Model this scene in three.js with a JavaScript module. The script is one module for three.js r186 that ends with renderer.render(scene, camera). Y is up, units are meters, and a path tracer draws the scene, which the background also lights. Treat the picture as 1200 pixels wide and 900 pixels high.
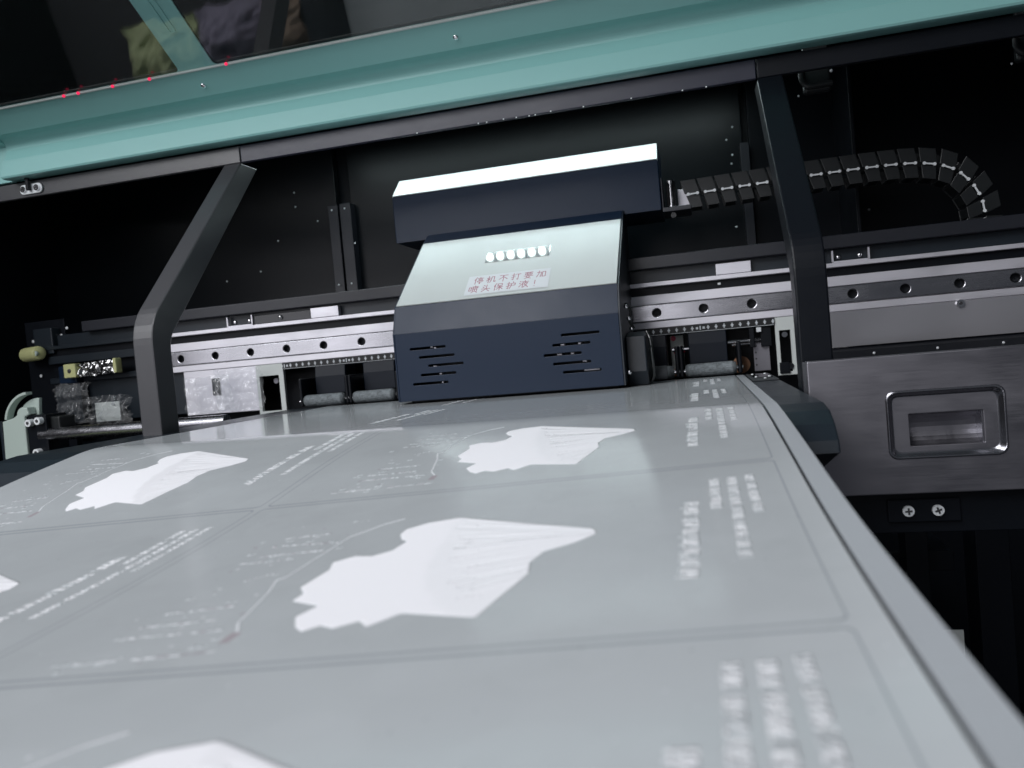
import * as THREE from 'three';
import { mergeGeometries } from 'three/addons/utils/BufferGeometryUtils.js';
import { RoundedBoxGeometry } from 'three/addons/geometries/RoundedBoxGeometry.js';
import { RectAreaLightUniformsLib } from 'three/addons/lights/RectAreaLightUniformsLib.js';

// ---------------------------------------------------------------- camera, light, exposure
const scene = new THREE.Scene();
const camera = new THREE.PerspectiveCamera(52.32, 4 / 3, 0.01, 60);
camera.position.set(0.77393, -0.03993, 1.04501);
camera.quaternion.setFromRotationMatrix(new THREE.Matrix4().makeBasis(
  new THREE.Vector3(0.968084, -0.087673, -0.234789),
  new THREE.Vector3(0.076727, 0.995513, -0.055371),
  new THREE.Vector3(0.238590, 0.035589, 0.970468)));
camera.focus = 0.78;
camera.userData.fStop = 11;
scene.background = new THREE.Color().setRGB(0.05, 0.054, 0.062);   // dim workshop around the machine
RectAreaLightUniformsLib.init();
const renderer = new THREE.WebGLRenderer({ antialias: true });
renderer.setSize(1024, 768);
renderer.toneMapping = THREE.LinearToneMapping;
renderer.toneMappingExposure = 1.3;
renderer.shadowMap.enabled = true;

// ---------------------------------------------------------------- helpers
let seed = 7;
const rnd = () => { seed = (seed * 1664525 + 1013904223) % 4294967296; return seed / 4294967296; };
const V2 = (x, y) => new THREE.Vector2(x, y);
const counts = {};
function numbered(n) { const k = counts[n] = (counts[n] ?? -1) + 1; return k ? n + '_' + String(k).padStart(3, '0') : n; }
function thing(name, label, category, group, kind) {
  const o = new THREE.Group(); o.name = numbered(name); o.userData = { label, category };
  if (group) o.userData.group = group;
  if (kind) o.userData.kind = kind;
  scene.add(o); return o;
}
function mesh(name, geo, mat, parent, label) {
  const m = new THREE.Mesh(Array.isArray(geo) ? mergeGeometries(geo.map(g => { const h = g.index ? g.toNonIndexed() : g; if (!h.attributes.uv) h.setAttribute('uv', new THREE.BufferAttribute(new Float32Array(h.attributes.position.count * 2), 2)); return h; })) : geo, mat);
  m.name = name; m.castShadow = m.receiveShadow = true; if (label) m.userData.label = label;
  parent.add(m); return m;
}
function box(x0, x1, y0, y1, z0, z1, r = 0.0008) {
  const w = x1 - x0, h = y1 - y0, d = z1 - z0; r = Math.min(r, w / 2.1, h / 2.1, d / 2.1);
  const g = r > 0 ? new RoundedBoxGeometry(w, h, d, 2, r) : new THREE.BoxGeometry(w, h, d);
  g.translate((x0 + x1) / 2, (y0 + y1) / 2, (z0 + z1) / 2);
  const p = g.attributes.position, n = g.attributes.normal, uv = g.attributes.uv;   // uv in metres
  for (let i = 0; i < p.count; i++) {
    const ax = Math.abs(n.getX(i)), ay = Math.abs(n.getY(i)), az = Math.abs(n.getZ(i));
    if (az >= ax && az >= ay) uv.setXY(i, p.getX(i), p.getY(i)); else if (ay >= ax) uv.setXY(i, p.getX(i), p.getZ(i)); else uv.setXY(i, p.getZ(i), p.getY(i));
  }
  return g;
}
function shape(pts) { const s = new THREE.Shape(); pts.forEach((p, i) => i ? s.lineTo(p[0], p[1]) : s.moveTo(p[0], p[1])); s.closePath(); return s; }
function rrect(x0, x1, y0, y1, r, Cls = THREE.Shape) {
  const s = new Cls(); s.moveTo(x0 + r, y0); s.lineTo(x1 - r, y0); s.absarc(x1 - r, y0 + r, r, -Math.PI / 2, 0); s.lineTo(x1, y1 - r); s.absarc(x1 - r, y1 - r, r, 0, Math.PI / 2);
  s.lineTo(x0 + r, y1); s.absarc(x0 + r, y1 - r, r, Math.PI / 2, Math.PI); s.lineTo(x0, y0 + r); s.absarc(x0 + r, y0 + r, r, Math.PI, Math.PI * 1.5); return s;
}
function extr(s, depth, bevel = 0, seg = 2) {
  return bevel ? new THREE.ExtrudeGeometry(s, { depth: depth - 2 * bevel, bevelEnabled: true, bevelThickness: bevel, bevelSize: bevel, bevelOffset: -bevel, bevelSegments: seg, curveSegments: 10 }).translate(0, 0, bevel)
    : new THREE.ExtrudeGeometry(s, { depth, bevelEnabled: false, curveSegments: 12 });
}
const prismZ = (s, z0, z1, b = 0) => extr(s, z1 - z0, b).translate(0, 0, z0);          // outline in x,y
const prismX = (pts, x0, x1, b = 0) => extr(shape(pts), x1 - x0, b).rotateY(-Math.PI / 2).translate(x1, 0, 0);   // outline in z,y
function cyl(r, len, axis, x, y, z, seg = 20, r2 = r) {
  const g = new THREE.CylinderGeometry(r2, r, len, seg);
  if (axis === 'x') g.rotateZ(-Math.PI / 2); if (axis === 'z') g.rotateX(Math.PI / 2);
  return g.translate(x, y, z);
}
function hash(x, y) { const s = Math.sin(x * 127.1 + y * 311.7) * 43758.5453; return s - Math.floor(s); }
function vnoise(x, y, per = 0) {
  const xi = Math.floor(x), yi = Math.floor(y), fx = x - xi, fy = y - yi, u = fx * fx * (3 - 2 * fx), v = fy * fy * (3 - 2 * fy);
  const w = a => per ? ((a % per) + per) % per : a;
  const a = hash(w(xi), w(yi)), b = hash(w(xi + 1), w(yi)), c = hash(w(xi), w(yi + 1)), d = hash(w(xi + 1), w(yi + 1));
  return a + (b - a) * u + (c - a) * v + (a - b - c + d) * u * v;
}
function dataTex(n, fn, srgb) {
  const a = new Uint8Array(n * n * 4);
  for (let j = 0; j < n; j++) for (let i = 0; i < n; i++) { const v = fn(i / n, j / n); const k = (j * n + i) * 4; const c = Array.isArray(v) ? v : [v, v, v]; for (let q = 0; q < 3; q++) a[k + q] = Math.max(0, Math.min(255, c[q] * 255)); a[k + 3] = 255; }
  const t = new THREE.DataTexture(a, n, n); t.wrapS = t.wrapT = THREE.RepeatWrapping; t.magFilter = THREE.LinearFilter; t.minFilter = THREE.LinearMipmapLinearFilter; t.generateMipmaps = true;
  if (srgb) t.colorSpace = THREE.SRGBColorSpace; t.needsUpdate = true; return t;
}
const rep = (t, x, y) => { const c = t.clone(); c.repeat.set(x, y); c.needsUpdate = true; return c; };
const lin = (r, g, b) => new THREE.Color().setRGB(r, g, b);

// ---------------------------------------------------------------- materials
const grainT = dataTex(256, (u, v) => 0.5 * vnoise(u * 128, v * 128, 128) + 0.3 * vnoise(u * 64, v * 64, 64) + 0.2 * hash(u * 997, v * 991));
const smudgeT = dataTex(256, (u, v) => 0.78 + 0.1 * vnoise(u * 8, v * 8, 8) + 0.06 * vnoise(u * 24, v * 24, 24) + 0.06 * vnoise(u * 80, v * 80, 80));
const scuffT = dataTex(256, (u, v) => 0.3 + 0.35 * vnoise(u * 16, v * 16, 16) + 0.35 * vnoise(u * 50, v * 50, 50));
const brushT = dataTex(512, (u, v) => 0.42 + 0.14 * vnoise(u * 6, v * 512, 512) + 0.10 * vnoise(u * 30, v * 256, 256) + 0.05 * hash(u * 511, v * 509) + 0.22 * vnoise(u * 5, v * 5, 5) + 0.14 * vnoise(u * 17, v * 17, 17));
const grain = rep(grainT, 14, 14), smudge = rep(smudgeT, 5, 5), brush = rep(brushT, 4, 8);
const paint = (c, rough, o = {}) => new THREE.MeshPhysicalMaterial({ color: c, roughness: rough, bumpMap: grain, bumpScale: 0.00006, roughnessMap: smudge, ...o });
const M = {
  black: paint(lin(0.0045, 0.006, 0.009), 0.44, { specularIntensity: 0.42 }),
  wall: paint(lin(0.0028, 0.0048, 0.0070), 0.32, { specularIntensity: 0.5, roughnessMap: null }),
  grey: paint(lin(0.052, 0.053, 0.058), 0.36),
  bar: paint(lin(0.018, 0.020, 0.027), 0.42),
  beamNavy: paint(lin(0.018, 0.020, 0.036), 0.45),
  navy: paint(lin(0.0095, 0.020, 0.042), 0.36, { specularIntensity: 0.45 }),
  deepNavy: paint(lin(0.005, 0.009, 0.017), 0.45, { specularIntensity: 0.5 }),
  slate: paint(lin(0.011, 0.017, 0.024), 0.42),
  teal: paint(lin(0.24, 0.49, 0.47), 0.45),
  white: paint(lin(0.62, 0.66, 0.64), 0.7),
  pale: paint(lin(0.42, 0.50, 0.46), 0.7),
  yellow: paint(lin(0.55, 0.56, 0.27), 0.6),
  red: paint(lin(0.65, 0.03, 0.10), 0.5),
  blueTag: paint(lin(0.05, 0.30, 0.55), 0.5),
  wood: paint(lin(0.32, 0.17, 0.10), 0.9),
  steel: new THREE.MeshPhysicalMaterial({ color: lin(0.265, 0.26, 0.285), metalness: 1, roughness: 0.62, roughnessMap: brush, bumpMap: brush, bumpScale: 0.00002 }),
  silver: new THREE.MeshPhysicalMaterial({ color: lin(0.78, 0.77, 0.82), metalness: 0.85, roughness: 0.75, roughnessMap: brush }),
  rail: new THREE.MeshPhysicalMaterial({ color: lin(0.46, 0.46, 0.49), metalness: 1, roughness: 0.34, roughnessMap: brush }),
  rimSteel: new THREE.MeshPhysicalMaterial({ color: lin(0.36, 0.36, 0.39), metalness: 1, roughness: 0.25, side: THREE.DoubleSide }),
  chrome: new THREE.MeshPhysicalMaterial({ color: lin(0.80, 0.80, 0.82), metalness: 1, roughness: 0.12 }),
  plateMetal: new THREE.MeshPhysicalMaterial({ color: lin(0.575, 0.60, 0.59), metalness: 0.3, roughness: 0.45, roughnessMap: smudge, bumpMap: grain, bumpScale: 0.00004 }),
  mirror: new THREE.MeshPhysicalMaterial({ color: lin(0.88, 0.9, 0.88), metalness: 1, roughness: 0.06 }),
  acrylic: new THREE.MeshPhysicalMaterial({ color: lin(0.010, 0.013, 0.013), roughness: 0.03, ior: 1.75 }),
  rubber: paint(lin(0.03, 0.034, 0.038), 0.9),
  roller: new THREE.MeshPhysicalMaterial({ color: lin(0.30, 0.34, 0.36), map: rep(scuffT, 1, 4), roughness: 0.6, bumpMap: rep(scuffT, 2, 6), bumpScale: 0.0012 }),
  plastic: paint(lin(0.010, 0.012, 0.013), 0.42),
  pin: paint(lin(0.75, 0.78, 0.80), 0.4),
  clear: new THREE.MeshPhysicalMaterial({ color: lin(0.95, 0.96, 0.97), roughness: 0.07, transmission: 0.90, thickness: 0, ior: 1.5, side: THREE.DoubleSide }),
  pane: new THREE.MeshPhysicalMaterial({ color: lin(0.97, 0.98, 0.98), roughness: 0.02, transmission: 1, thickness: 0, ior: 1.5 }),
  sheetMetal: new THREE.MeshPhysicalMaterial({ color: lin(0.66, 0.65, 0.68), metalness: 0.7, roughness: 0.2, roughnessMap: smudge, bumpMap: rep(dataTex(128, (u, v) => vnoise(u * 4, v * 4, 4)), 4, 4), bumpScale: 0.006 }),
  hole: paint(lin(0.035, 0.035, 0.038), 0.6),  // dark tone painted for the shade inside slots and sockets
};

// ---------------------------------------------------------------- lamps
function lamp(label, pos, w, h, target, power, glow, color) {
  const g = thing('light_panel', label, 'lamp', undefined);
  g.position.set(...pos); g.lookAt(...target);       // +z of the group points at the target
  const face = mesh('diffuser', new THREE.PlaneGeometry(w, h), new THREE.MeshStandardMaterial({ color: 0x222222, emissive: color, emissiveIntensity: glow, side: THREE.DoubleSide }), g);
  face.castShadow = false;
  mesh('housing', box(-w / 2 - 0.02, w / 2 + 0.02, -h / 2 - 0.02, h / 2 + 0.02, -0.06, -0.01, 0.01), M.white, g);
  const l = new THREE.RectAreaLight(color, power, w, h); l.position.set(0, 0, 0.01); l.rotation.y = Math.PI; g.add(l); l.castShadow = true;
  return g;
}
lamp('long low added panel standing in for the bright room in front of the printer, toward its foil clip end', [-0.95, 0.30, 3.0], 3.3, 0.9, [-0.95, 0.30, 0], 1.1, 0.3, lin(0.95, 0.94, 1.0));  // unseen glowing panel stands in for a bright wall behind the camera
lamp('high tilted light panel added in front of the printer', [-0.75, 1.45, 2.7], 2.3, 1.0, [0.3, 0.2, 0.2], 4.6, 1.0, lin(0.96, 0.97, 1.0));  // unseen panel added to brighten the lid lip from the front
lamp('narrow cool white ceiling light panel above the printed sheet', [-0.3, 1.9, 1.6], 1.6, 0.5, [0.5, 0, 0.6], 7.8, 2.0, lin(0.97, 0.97, 1.0));

// ---------------------------------------------------------------- printer cabinet
const cab = thing('printer_cabinet', 'black sheet metal printer cabinet with two bent front pillars', 'printer');
const XL = -0.42, XR = 1.55;
mesh('back_panel', box(XL, 0.178, -0.4, 0.36, -0.235, -0.22), M.wall, cab);
mesh('back_panel', box(0.205, 0.858, -0.4, 0.36, -0.235, -0.22), M.wall, cab);
mesh('back_panel', box(0.868, XR, -0.4, 0.36, -0.235, -0.22), M.black, cab);
mesh('back_seam', box(0.170, 0.212, -0.4, 0.36, -0.26, -0.24), M.black, cab); mesh('back_seam', box(0.85, 0.88, -0.4, 0.36, -0.26, -0.24), M.black, cab);
mesh('wall_post', [box(0.168, 0.186, -0.1, 0.245, -0.22, -0.205), box(0.192, 0.212, -0.1, 0.245, -0.22, -0.2)], M.bar, cab);
mesh('wall_post', box(0.853, 0.866, 0.02, 0.25, -0.22, -0.2), M.bar, cab);
mesh('ceiling_panel', box(XL, XR, 0.36, 0.37, -0.26, 0.14), M.black, cab);
mesh('side_panel', box(XL - 0.01, XL, -0.5, 0.37, -0.26, 0.6), M.black, cab);
mesh('side_panel', box(XR, XR + 0.01, -0.5, 0.37, -0.26, 0.6), M.black, cab);
mesh('floor_panel', box(XL, XR, -0.52, -0.5, -0.26, 0.62), M.black, cab);
mesh('partition', box(0.99, 0.995, 0.08, 0.36, -0.22, -0.1), M.black, cab);
// crossbeam in three lengths, butted at the pillars
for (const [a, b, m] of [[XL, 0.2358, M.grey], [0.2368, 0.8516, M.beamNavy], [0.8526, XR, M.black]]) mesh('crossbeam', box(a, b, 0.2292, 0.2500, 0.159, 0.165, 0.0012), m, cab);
const pillarProfile = (() => {
  const f = [[0.36, -0.5], [0.36, 0.004]], c = [[0.332, -0.5], [0.332, -0.002]];
  for (let i = 1; i <= 6; i++) { const t = i / 6 * 0.745; f.push([0.36 - 0.055 * (1 - Math.cos(t)), 0.004 + 0.055 * Math.sin(t)]); c.push([0.332 - 0.03 * (1 - Math.cos(t)), -0.002 + 0.03 * Math.sin(t)]); }
  f.push([0.165, 0.2288]); c.push([0.128, 0.2288]);
  return [...f, ...c.reverse()];
})();
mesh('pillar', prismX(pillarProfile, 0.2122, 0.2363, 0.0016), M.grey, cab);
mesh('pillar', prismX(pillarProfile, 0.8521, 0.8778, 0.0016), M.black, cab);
// screws of the back wall
const dot = (x, y, z, r = 0.0017) => new THREE.SphereGeometry(r, 10, 6).scale(1, 1, 0.5).translate(x, y, z);
for (const [x, y] of [[0.178, 0.236], [0.202, 0.236], [0.178, 0.108], [0.202, 0.108], [0.215, 0.175], [0.14, 0.225], [0.10, 0.255], [0.06, 0.2], [0.845, 0.28], [0.835, 0.262], [0.842, 0.238], [0.84, 0.225], [0.848, 0.205], [0.84, 0.128], [0.1, 0.28], [0.02, 0.15], [-0.05, 0.14], [0.95, 0.13], [1.03, 0.13]])
  mesh('screw', dot(x, y, -0.199 + (x > 0.16 && x < 0.22 ? 0 : -0.02)), M.pin, cab);
for (const x of [0.47, 0.545, 0.555, 0.575, 0.59, 0.605, 0.612, 0.63, 0.667, 0.72, 0.775, 0.80]) mesh('paint_chip', dot(x, 0.2294 + 0.0006 * Math.sin(x * 900), 0.1652, 0.0009), M.pin, cab);
// catch on the crossbeam
{
  const c = mesh('hinge_plate', prismZ(rrect(-0.0955, -0.060, 0.2325, 0.2455, 0.006), 0.1655, 0.168, 0.0006), M.pin, cab);
  for (const x of [-0.0885, -0.067]) mesh('screw', cyl(0.0042, 0.003, 'z', x, 0.239, 0.169, 16), M.chrome, c);
  mesh('hinge_link', [box(-0.0805, -0.0755, 0.236, 0.2525, 0.1695, 0.174, 0.001)], M.black, c);
}
// black plastic cable guides under the crossbeam
for (const [x, y] of [[0.921, 0.237], [1.135, 0.236]]) {
  const pts = []; for (let i = 0; i <= 10; i++) { const t = i / 10 * Math.PI / 2; pts.push(new THREE.Vector3(x - 0.006 - 0.010 * Math.cos(t), y + 0.006 - 0.012 * Math.sin(t), 0.1)); }
  pts.unshift(new THREE.Vector3(x - 0.016, y + 0.014, 0.1)); pts.push(new THREE.Vector3(x + 0.016, y - 0.0055, 0.1));
  mesh('cable_guide', [new THREE.TubeGeometry(new THREE.CatmullRomCurve3(pts), 30, 0.0032, 10), box(x - 0.014, x + 0.016, y - 0.012, y + 0.016, 0.085, 0.097, 0.004), box(x - 0.012, x + 0.014, y + 0.012, 0.36, 0.088, 0.094)], M.plastic, cab);
  mesh('screw', dot(x + 0.016, y + 0.008, 0.098), M.pin, cab); mesh('screw', dot(x - 0.02, y - 0.014, 0.098, 0.0012), M.pin, cab);
}
// lower front of the cabinet, right of the sheet
mesh('lower_rail', box(0.86, XR, -0.205, -0.1735, 0.37, 0.385, 0.001), M.black, cab);
mesh('lower_rail_plate', box(0.905, 0.957, -0.196, -0.178, 0.3855, 0.388, 0.001), M.black, cab);
mesh('lower_panel', box(0.86, XR, -0.5, -0.2, 0.02, 0.03), M.black, cab);
mesh('lower_post', [box(0.95, 0.97, -0.5, -0.2, 0.20, 0.23), box(1.02, 1.05, -0.5, -0.2, 0.16, 0.2)], M.black, cab);
mesh('lower_ledge', box(0.86, 1.0, -0.29, -0.27, 0.1, 0.2), M.black, cab);
for (const x of [0.9195, 0.9405]) {
  const s = mesh('screw', cyl(0.0042, 0.0025, 'z', x, -0.1868, 0.3892, 24), M.pin, cab);
  const a = x > 0.93 ? 0.35 : 0.05, cr = [];
  for (const r of [a, a + Math.PI / 2]) cr.push(new THREE.BoxGeometry(0.0052, 0.0013, 0.0006).rotateZ(r).translate(x, -0.1868, 0.39055 + (r > 1 ? 0.0002 : 0)));
  mesh('cross_slot', cr, M.hole, s);
}
{ const t = thing('paper_tag', 'small grey paper tag in the dark below the steel drawer', 'tag'); mesh('card', box(0.975, 0.9955, -0.372, -0.3385, 0.2305, 0.2315, 0), M.white, t); }

// LED bar under the cabinet ceiling
{
  const b = thing('led_light_bar', 'white LED light bar under the cabinet ceiling above the print carriage', 'lamp');
  mesh('housing', box(0.16, 0.86, 0.342, 0.3595, -0.085, 0.0), M.silver, b);
  const em = new THREE.MeshStandardMaterial({ color: 0x222222, emissive: lin(0.86, 1.0, 0.97), emissiveIntensity: 3 });
  for (let x = 0.17; x < 0.855; x += 0.0175) mesh('led_chip', new THREE.CylinderGeometry(0.0058, 0.0058, 0.0016, 12).translate(x, 0.3410, -0.036), em, b).castShadow = false;
  mesh('added_light_strip', box(0.165, 0.855, 0.3405, 0.3419, -0.070, -0.046, 0), new THREE.MeshStandardMaterial({ color: 0x222222, emissive: lin(0.80, 0.97, 1.0), emissiveIntensity: 1 }), b).castShadow = false;  // second row added to carry the bar's light, clear of the badge reflection
  const l = new THREE.RectAreaLight(lin(0.80, 0.97, 1.0), 11, 0.69, 0.022); l.position.set(0.51, 0.3395, -0.058); l.rotation.x = -Math.PI / 2; l.castShadow = true; b.add(l);
}

// ---------------------------------------------------------------- turquoise hood and lid
{
  const lid = new THREE.Group(); lid.name = 'lid'; lid.userData.label = 'turquoise sheet metal lid propped open with dark acrylic window'; cab.add(lid);
  const lip = [[0.1790, 0.2522], [0.1830, 0.2530], [0.1842, 0.2552], [0.1795, 0.2768], [0.1765, 0.2780], [0.1700, 0.2925]];
  for (let i = 1; i <= 8; i++) { const t = i / 8 * Math.PI / 2; lip.push([0.1700 + 0.014 * (1 - Math.cos(t)), 0.2925 + 0.014 * Math.sin(t)]); }
  lip.push([0.1925, 0.3070], [0.1925, 0.3100], [0.160, 0.3100], [0.160, 0.2535]);
  mesh('hood_lip', prismX(lip, -0.107, XR), M.teal, lid);
  mesh('hood_end', prismX([[0.160, 0.2525], [0.1668, 0.2525], [0.1668, 0.2990], [0.1925, 0.3065], [0.1925, 0.3100], [0.160, 0.3100]], XL, -0.1072), M.teal, lid);
  // lid sheet: built flat (u along x, v along the lid) then tilted about the hinge line
  const th = Math.atan(0.6745);
  const fl = rrect(XL, XR, 0, 0.36, 0.001);
  const hole = (a, b) => fl.holes.push(rrect(a, b, 0.0375, 0.33, 0.006, THREE.Path));
  hole(XL + 0.03, 0.2045); hole(0.2505, 0.95); hole(1.0, XR - 0.03);
  const tilt = geo => geo.rotateX(Math.PI / 2 - th).translate(0, 0.3072, 0.1925);   // v -> (cos th) z + (sin th) y ; extrude -> underside
  const P = (name, geo, m, p = lid, l) => mesh(name, tilt(geo), m, p, l);
  P('lid_frame', extr(fl, 0.0016, 0.0004), M.teal);
  P('window_pane', new THREE.BoxGeometry(XR - XL - 0.02, 0.33, 0.003).translate((XL + XR) / 2, 0.185, -0.0022), M.acrylic);
  P('clear_cover', new THREE.BoxGeometry(XR - XL - 0.04, 0.30, 0.0015).translate((XL + XR) / 2, 0.1885, 0.0040), M.pane);
  P('cover_edge', new THREE.BoxGeometry(XR - XL - 0.04, 0.0009, 0.0030).translate((XL + XR) / 2, 0.0375, 0.0032), M.white);
  P('cover_edge', new THREE.BoxGeometry(XR - XL - 0.04, 0.0008, 0.0010).translate((XL + XR) / 2, 0.0350, 0.0020), M.white);
  P('slot_trim', extr((() => { const s = rrect(0.2245, 0.2335, 0.085, 0.2, 0.003); s.holes.push(rrect(0.2262, 0.2318, 0.0867, 0.198, 0.002, THREE.Path)); return s; })(), 0.0012).translate(0, 0, 0.0016), M.teal);
  for (const x of [0.2215, 0.5385, 0.86, -0.1]) P('screw', new THREE.SphereGeometry(0.0034, 14, 8).scale(1, 1, 0.6).translate(x, 0.0145, 0.002), M.chrome);
  for (const x of [0.043, 0.064, 0.1135, 0.165, 0.268]) P('red_glint', new THREE.SphereGeometry(0.0019, 10, 8).translate(x, 0.0385, 0.0055), new THREE.MeshStandardMaterial({ color: lin(0.6, 0.01, 0.05), emissive: lin(1, 0.03, 0.12), emissiveIntensity: 0.7 }), lid);  // glowing red beads stand in for reflected red spots along the window edge
}

// ---------------------------------------------------------------- gantry
const gan = thing('printer_gantry', 'silver and black gantry beam with linear rail and ruler', 'gantry');
const GX0 = -0.245, GX1 = 1.5;
mesh('beam_core', box(GX0, GX1, -0.020, 0.045, -0.018, -0.012, 0), M.black, gan);
mesh('top_angle', box(-0.17, GX1, 0.0575, 0.0740, -0.018, 0.004, 0.0015), M.bar, gan);
mesh('tray_back', box(GX0, GX1, 0.0400, 0.0574, -0.018, -0.010, 0), M.slate, gan);
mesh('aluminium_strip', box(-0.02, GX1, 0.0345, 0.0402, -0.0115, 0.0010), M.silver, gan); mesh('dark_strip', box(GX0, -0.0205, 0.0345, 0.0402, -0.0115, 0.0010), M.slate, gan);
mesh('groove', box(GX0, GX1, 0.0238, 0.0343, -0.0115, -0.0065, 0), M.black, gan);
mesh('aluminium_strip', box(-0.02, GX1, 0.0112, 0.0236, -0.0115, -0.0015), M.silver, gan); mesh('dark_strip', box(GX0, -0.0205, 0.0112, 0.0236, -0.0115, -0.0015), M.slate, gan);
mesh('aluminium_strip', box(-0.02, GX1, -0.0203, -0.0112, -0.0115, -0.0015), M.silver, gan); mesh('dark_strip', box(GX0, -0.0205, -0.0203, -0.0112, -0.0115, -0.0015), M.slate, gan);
{
  const s = shape([[-0.02, -0.0105], [1.46, -0.0105], [1.46, 0.0105], [-0.02, 0.0105]]);
  for (let k = 0; k <= 24; k++) { const h = new THREE.Path(); h.absellipse(0.06 * k, 0, 0.0054, 0.0054, 0, Math.PI * 2); s.holes.push(h); }
  const r = mesh('linear_rail', extr(s, 0.0115, 0.0010).translate(0, 0, -0.0115), M.rail, gan);
  for (let k = 0; k <= 24; k++) mesh('bolt_hole_shade', cyl(0.0053, 0.0008, 'z', 0.06 * k, 0, -0.0085, 18), M.black, r);  // black disc stands in for the shade at the bottom of the hole
}
// ruler
{
  const c = document.createElement('canvas'); c.width = 2048; c.height = 32; const g = c.getContext('2d');
  g.fillStyle = '#0b0d10'; g.fillRect(0, 0, 2048, 32); g.fillStyle = '#c9ced2';
  const W = 0.695, px = 2048 / W;
  g.fillRect(0, 30, 2048, 2);
  for (let i = 0; i * 0.01 < W; i++) { const x = i * 0.01 * px + 8; g.fillRect(x, 5, 5, 20); if (i % 10 === 0) { g.fillRect(x - 14, 10, 9, 11); g.fillRect(x + 11, 10, 9, 11); } else g.fillRect(x - 3, 12, 11, 6); }
  const t = new THREE.CanvasTexture(c); t.colorSpace = THREE.SRGBColorSpace; t.anisotropy = 8;
  const r = mesh('ruler', box(0.1705, 0.8655, -0.0297, -0.0206, -0.006, 0.0006, 0.0004), M.black, gan);
  mesh('ruler_scale', new THREE.PlaneGeometry(0.6945, 0.0088).translate(0.518, -0.02515, 0.0009), new THREE.MeshStandardMaterial({ map: t, roughness: 0.5 }), r);
}
// tray fittings above the rail
for (const [a, b] of [[0.0845, 0.128], [0.939, 0.983]]) {
  const e = mesh('tray_clip', [box(a, a + 0.002, 0.0403, 0.0555, -0.006, -0.001, 0), box(b - 0.002, b, 0.0403, 0.0555, -0.006, -0.001, 0), box(a, b, 0.0403, 0.042, -0.006, -0.001, 0)], M.silver, gan);
  for (const x of [a + 0.009, b - 0.01]) mesh('screw', dot(x, 0.0475, -0.0085, 0.003), M.chrome, e);
}
mesh('tray_cover', box(0.131, 0.223, 0.0405, 0.0530, -0.009, -0.002), M.grey, gan);
mesh('screw', new THREE.SphereGeometry(0.0035, 10, 8).translate(0.175, 0.0475, -0.001), M.chrome, gan);
mesh('sensor_tape', box(0.2245, 0.269, 0.0405, 0.0552, -0.009, 0.0005), M.silver, gan, 'shiny silver foil tape on the beam tray');
mesh('sensor_tape', box(0.799, 0.8425, 0.0405, 0.0548, -0.009, 0.0005), M.silver, gan);
mesh('screw', box(0.80, 0.804, 0.028, 0.031, -0.0045, -0.002), M.pin, gan);
// end frames
const frame = (x0, x1, hx0, hx1) => { const s = shape([[x0, -0.0945], [x1, -0.0945], [x1, -0.0206], [x0, -0.0206]]); s.holes.push(rrect(hx0, hx1, -0.090, -0.0375, 0.001, THREE.Path)); return prismZ(s, -0.008, -0.0016, 0.0005); };
{ const f = mesh('end_frame', frame(0.1250, 0.1700, 0.1300, 0.1620), M.white, gan); mesh('bolt', cyl(0.004, 0.004, 'z', 0.146, -0.046, -0.022), M.steel, f); }
{ const f = mesh('end_frame', frame(0.8660, 0.8960, 0.8705, 0.8840), M.white, gan); mesh('bolt', cyl(0.0035, 0.006, 'z', 0.877, -0.043, -0.006), M.chrome, f); mesh('bolt', cyl(0.004, 0.006, 'z', 0.881, -0.083, -0.002), M.chrome, f); mesh('foot_block', box(0.868, 0.88, -0.092, -0.078, -0.02, 0.002), M.black, f); }
mesh('beam_underside', box(GX0, GX1, -0.12, -0.0300, -0.07, -0.055), M.black, gan);
// right hand cover plate with a screw
{ const p = mesh('cover_plate', box(0.9000, GX1, -0.0650, -0.0206, -0.006, -0.0010, 0.0006), M.sheetMetal, gan); const s = mesh('screw', cyl(0.0045, 0.004, 'z', 1.079, -0.020 - 0.004, 0.001, 20), M.chrome, p); mesh('screw_recess', cyl(0.002, 0.001, 'z', 1.079, -0.024, 0.0032, 10), M.hole, s); }
{ const p = mesh('cover_ledge', prismX([[-0.006, -0.0652], [0.012, -0.070], [0.05, -0.088], [0.05, -0.095], [-0.006, -0.095]], 0.9, GX1), M.black, gan); for (const x of [0.975, 1.045, 1.115]) mesh('screw', dot(x, -0.0745, 0.0235, 0.0016), M.pin, p); }
// left hand cover plates
mesh('cover_plate', box(0.000, 0.1245, -0.088, -0.0206, -0.010, -0.0030), M.silver, gan);
mesh('cover_block', box(0.050, 0.061, -0.060, -0.034, -0.003, 0.001), M.slate, gan);
mesh('cover_plate', box(GX0, -0.002, -0.085, -0.0206, -0.016, -0.010), M.slate, gan);

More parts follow.
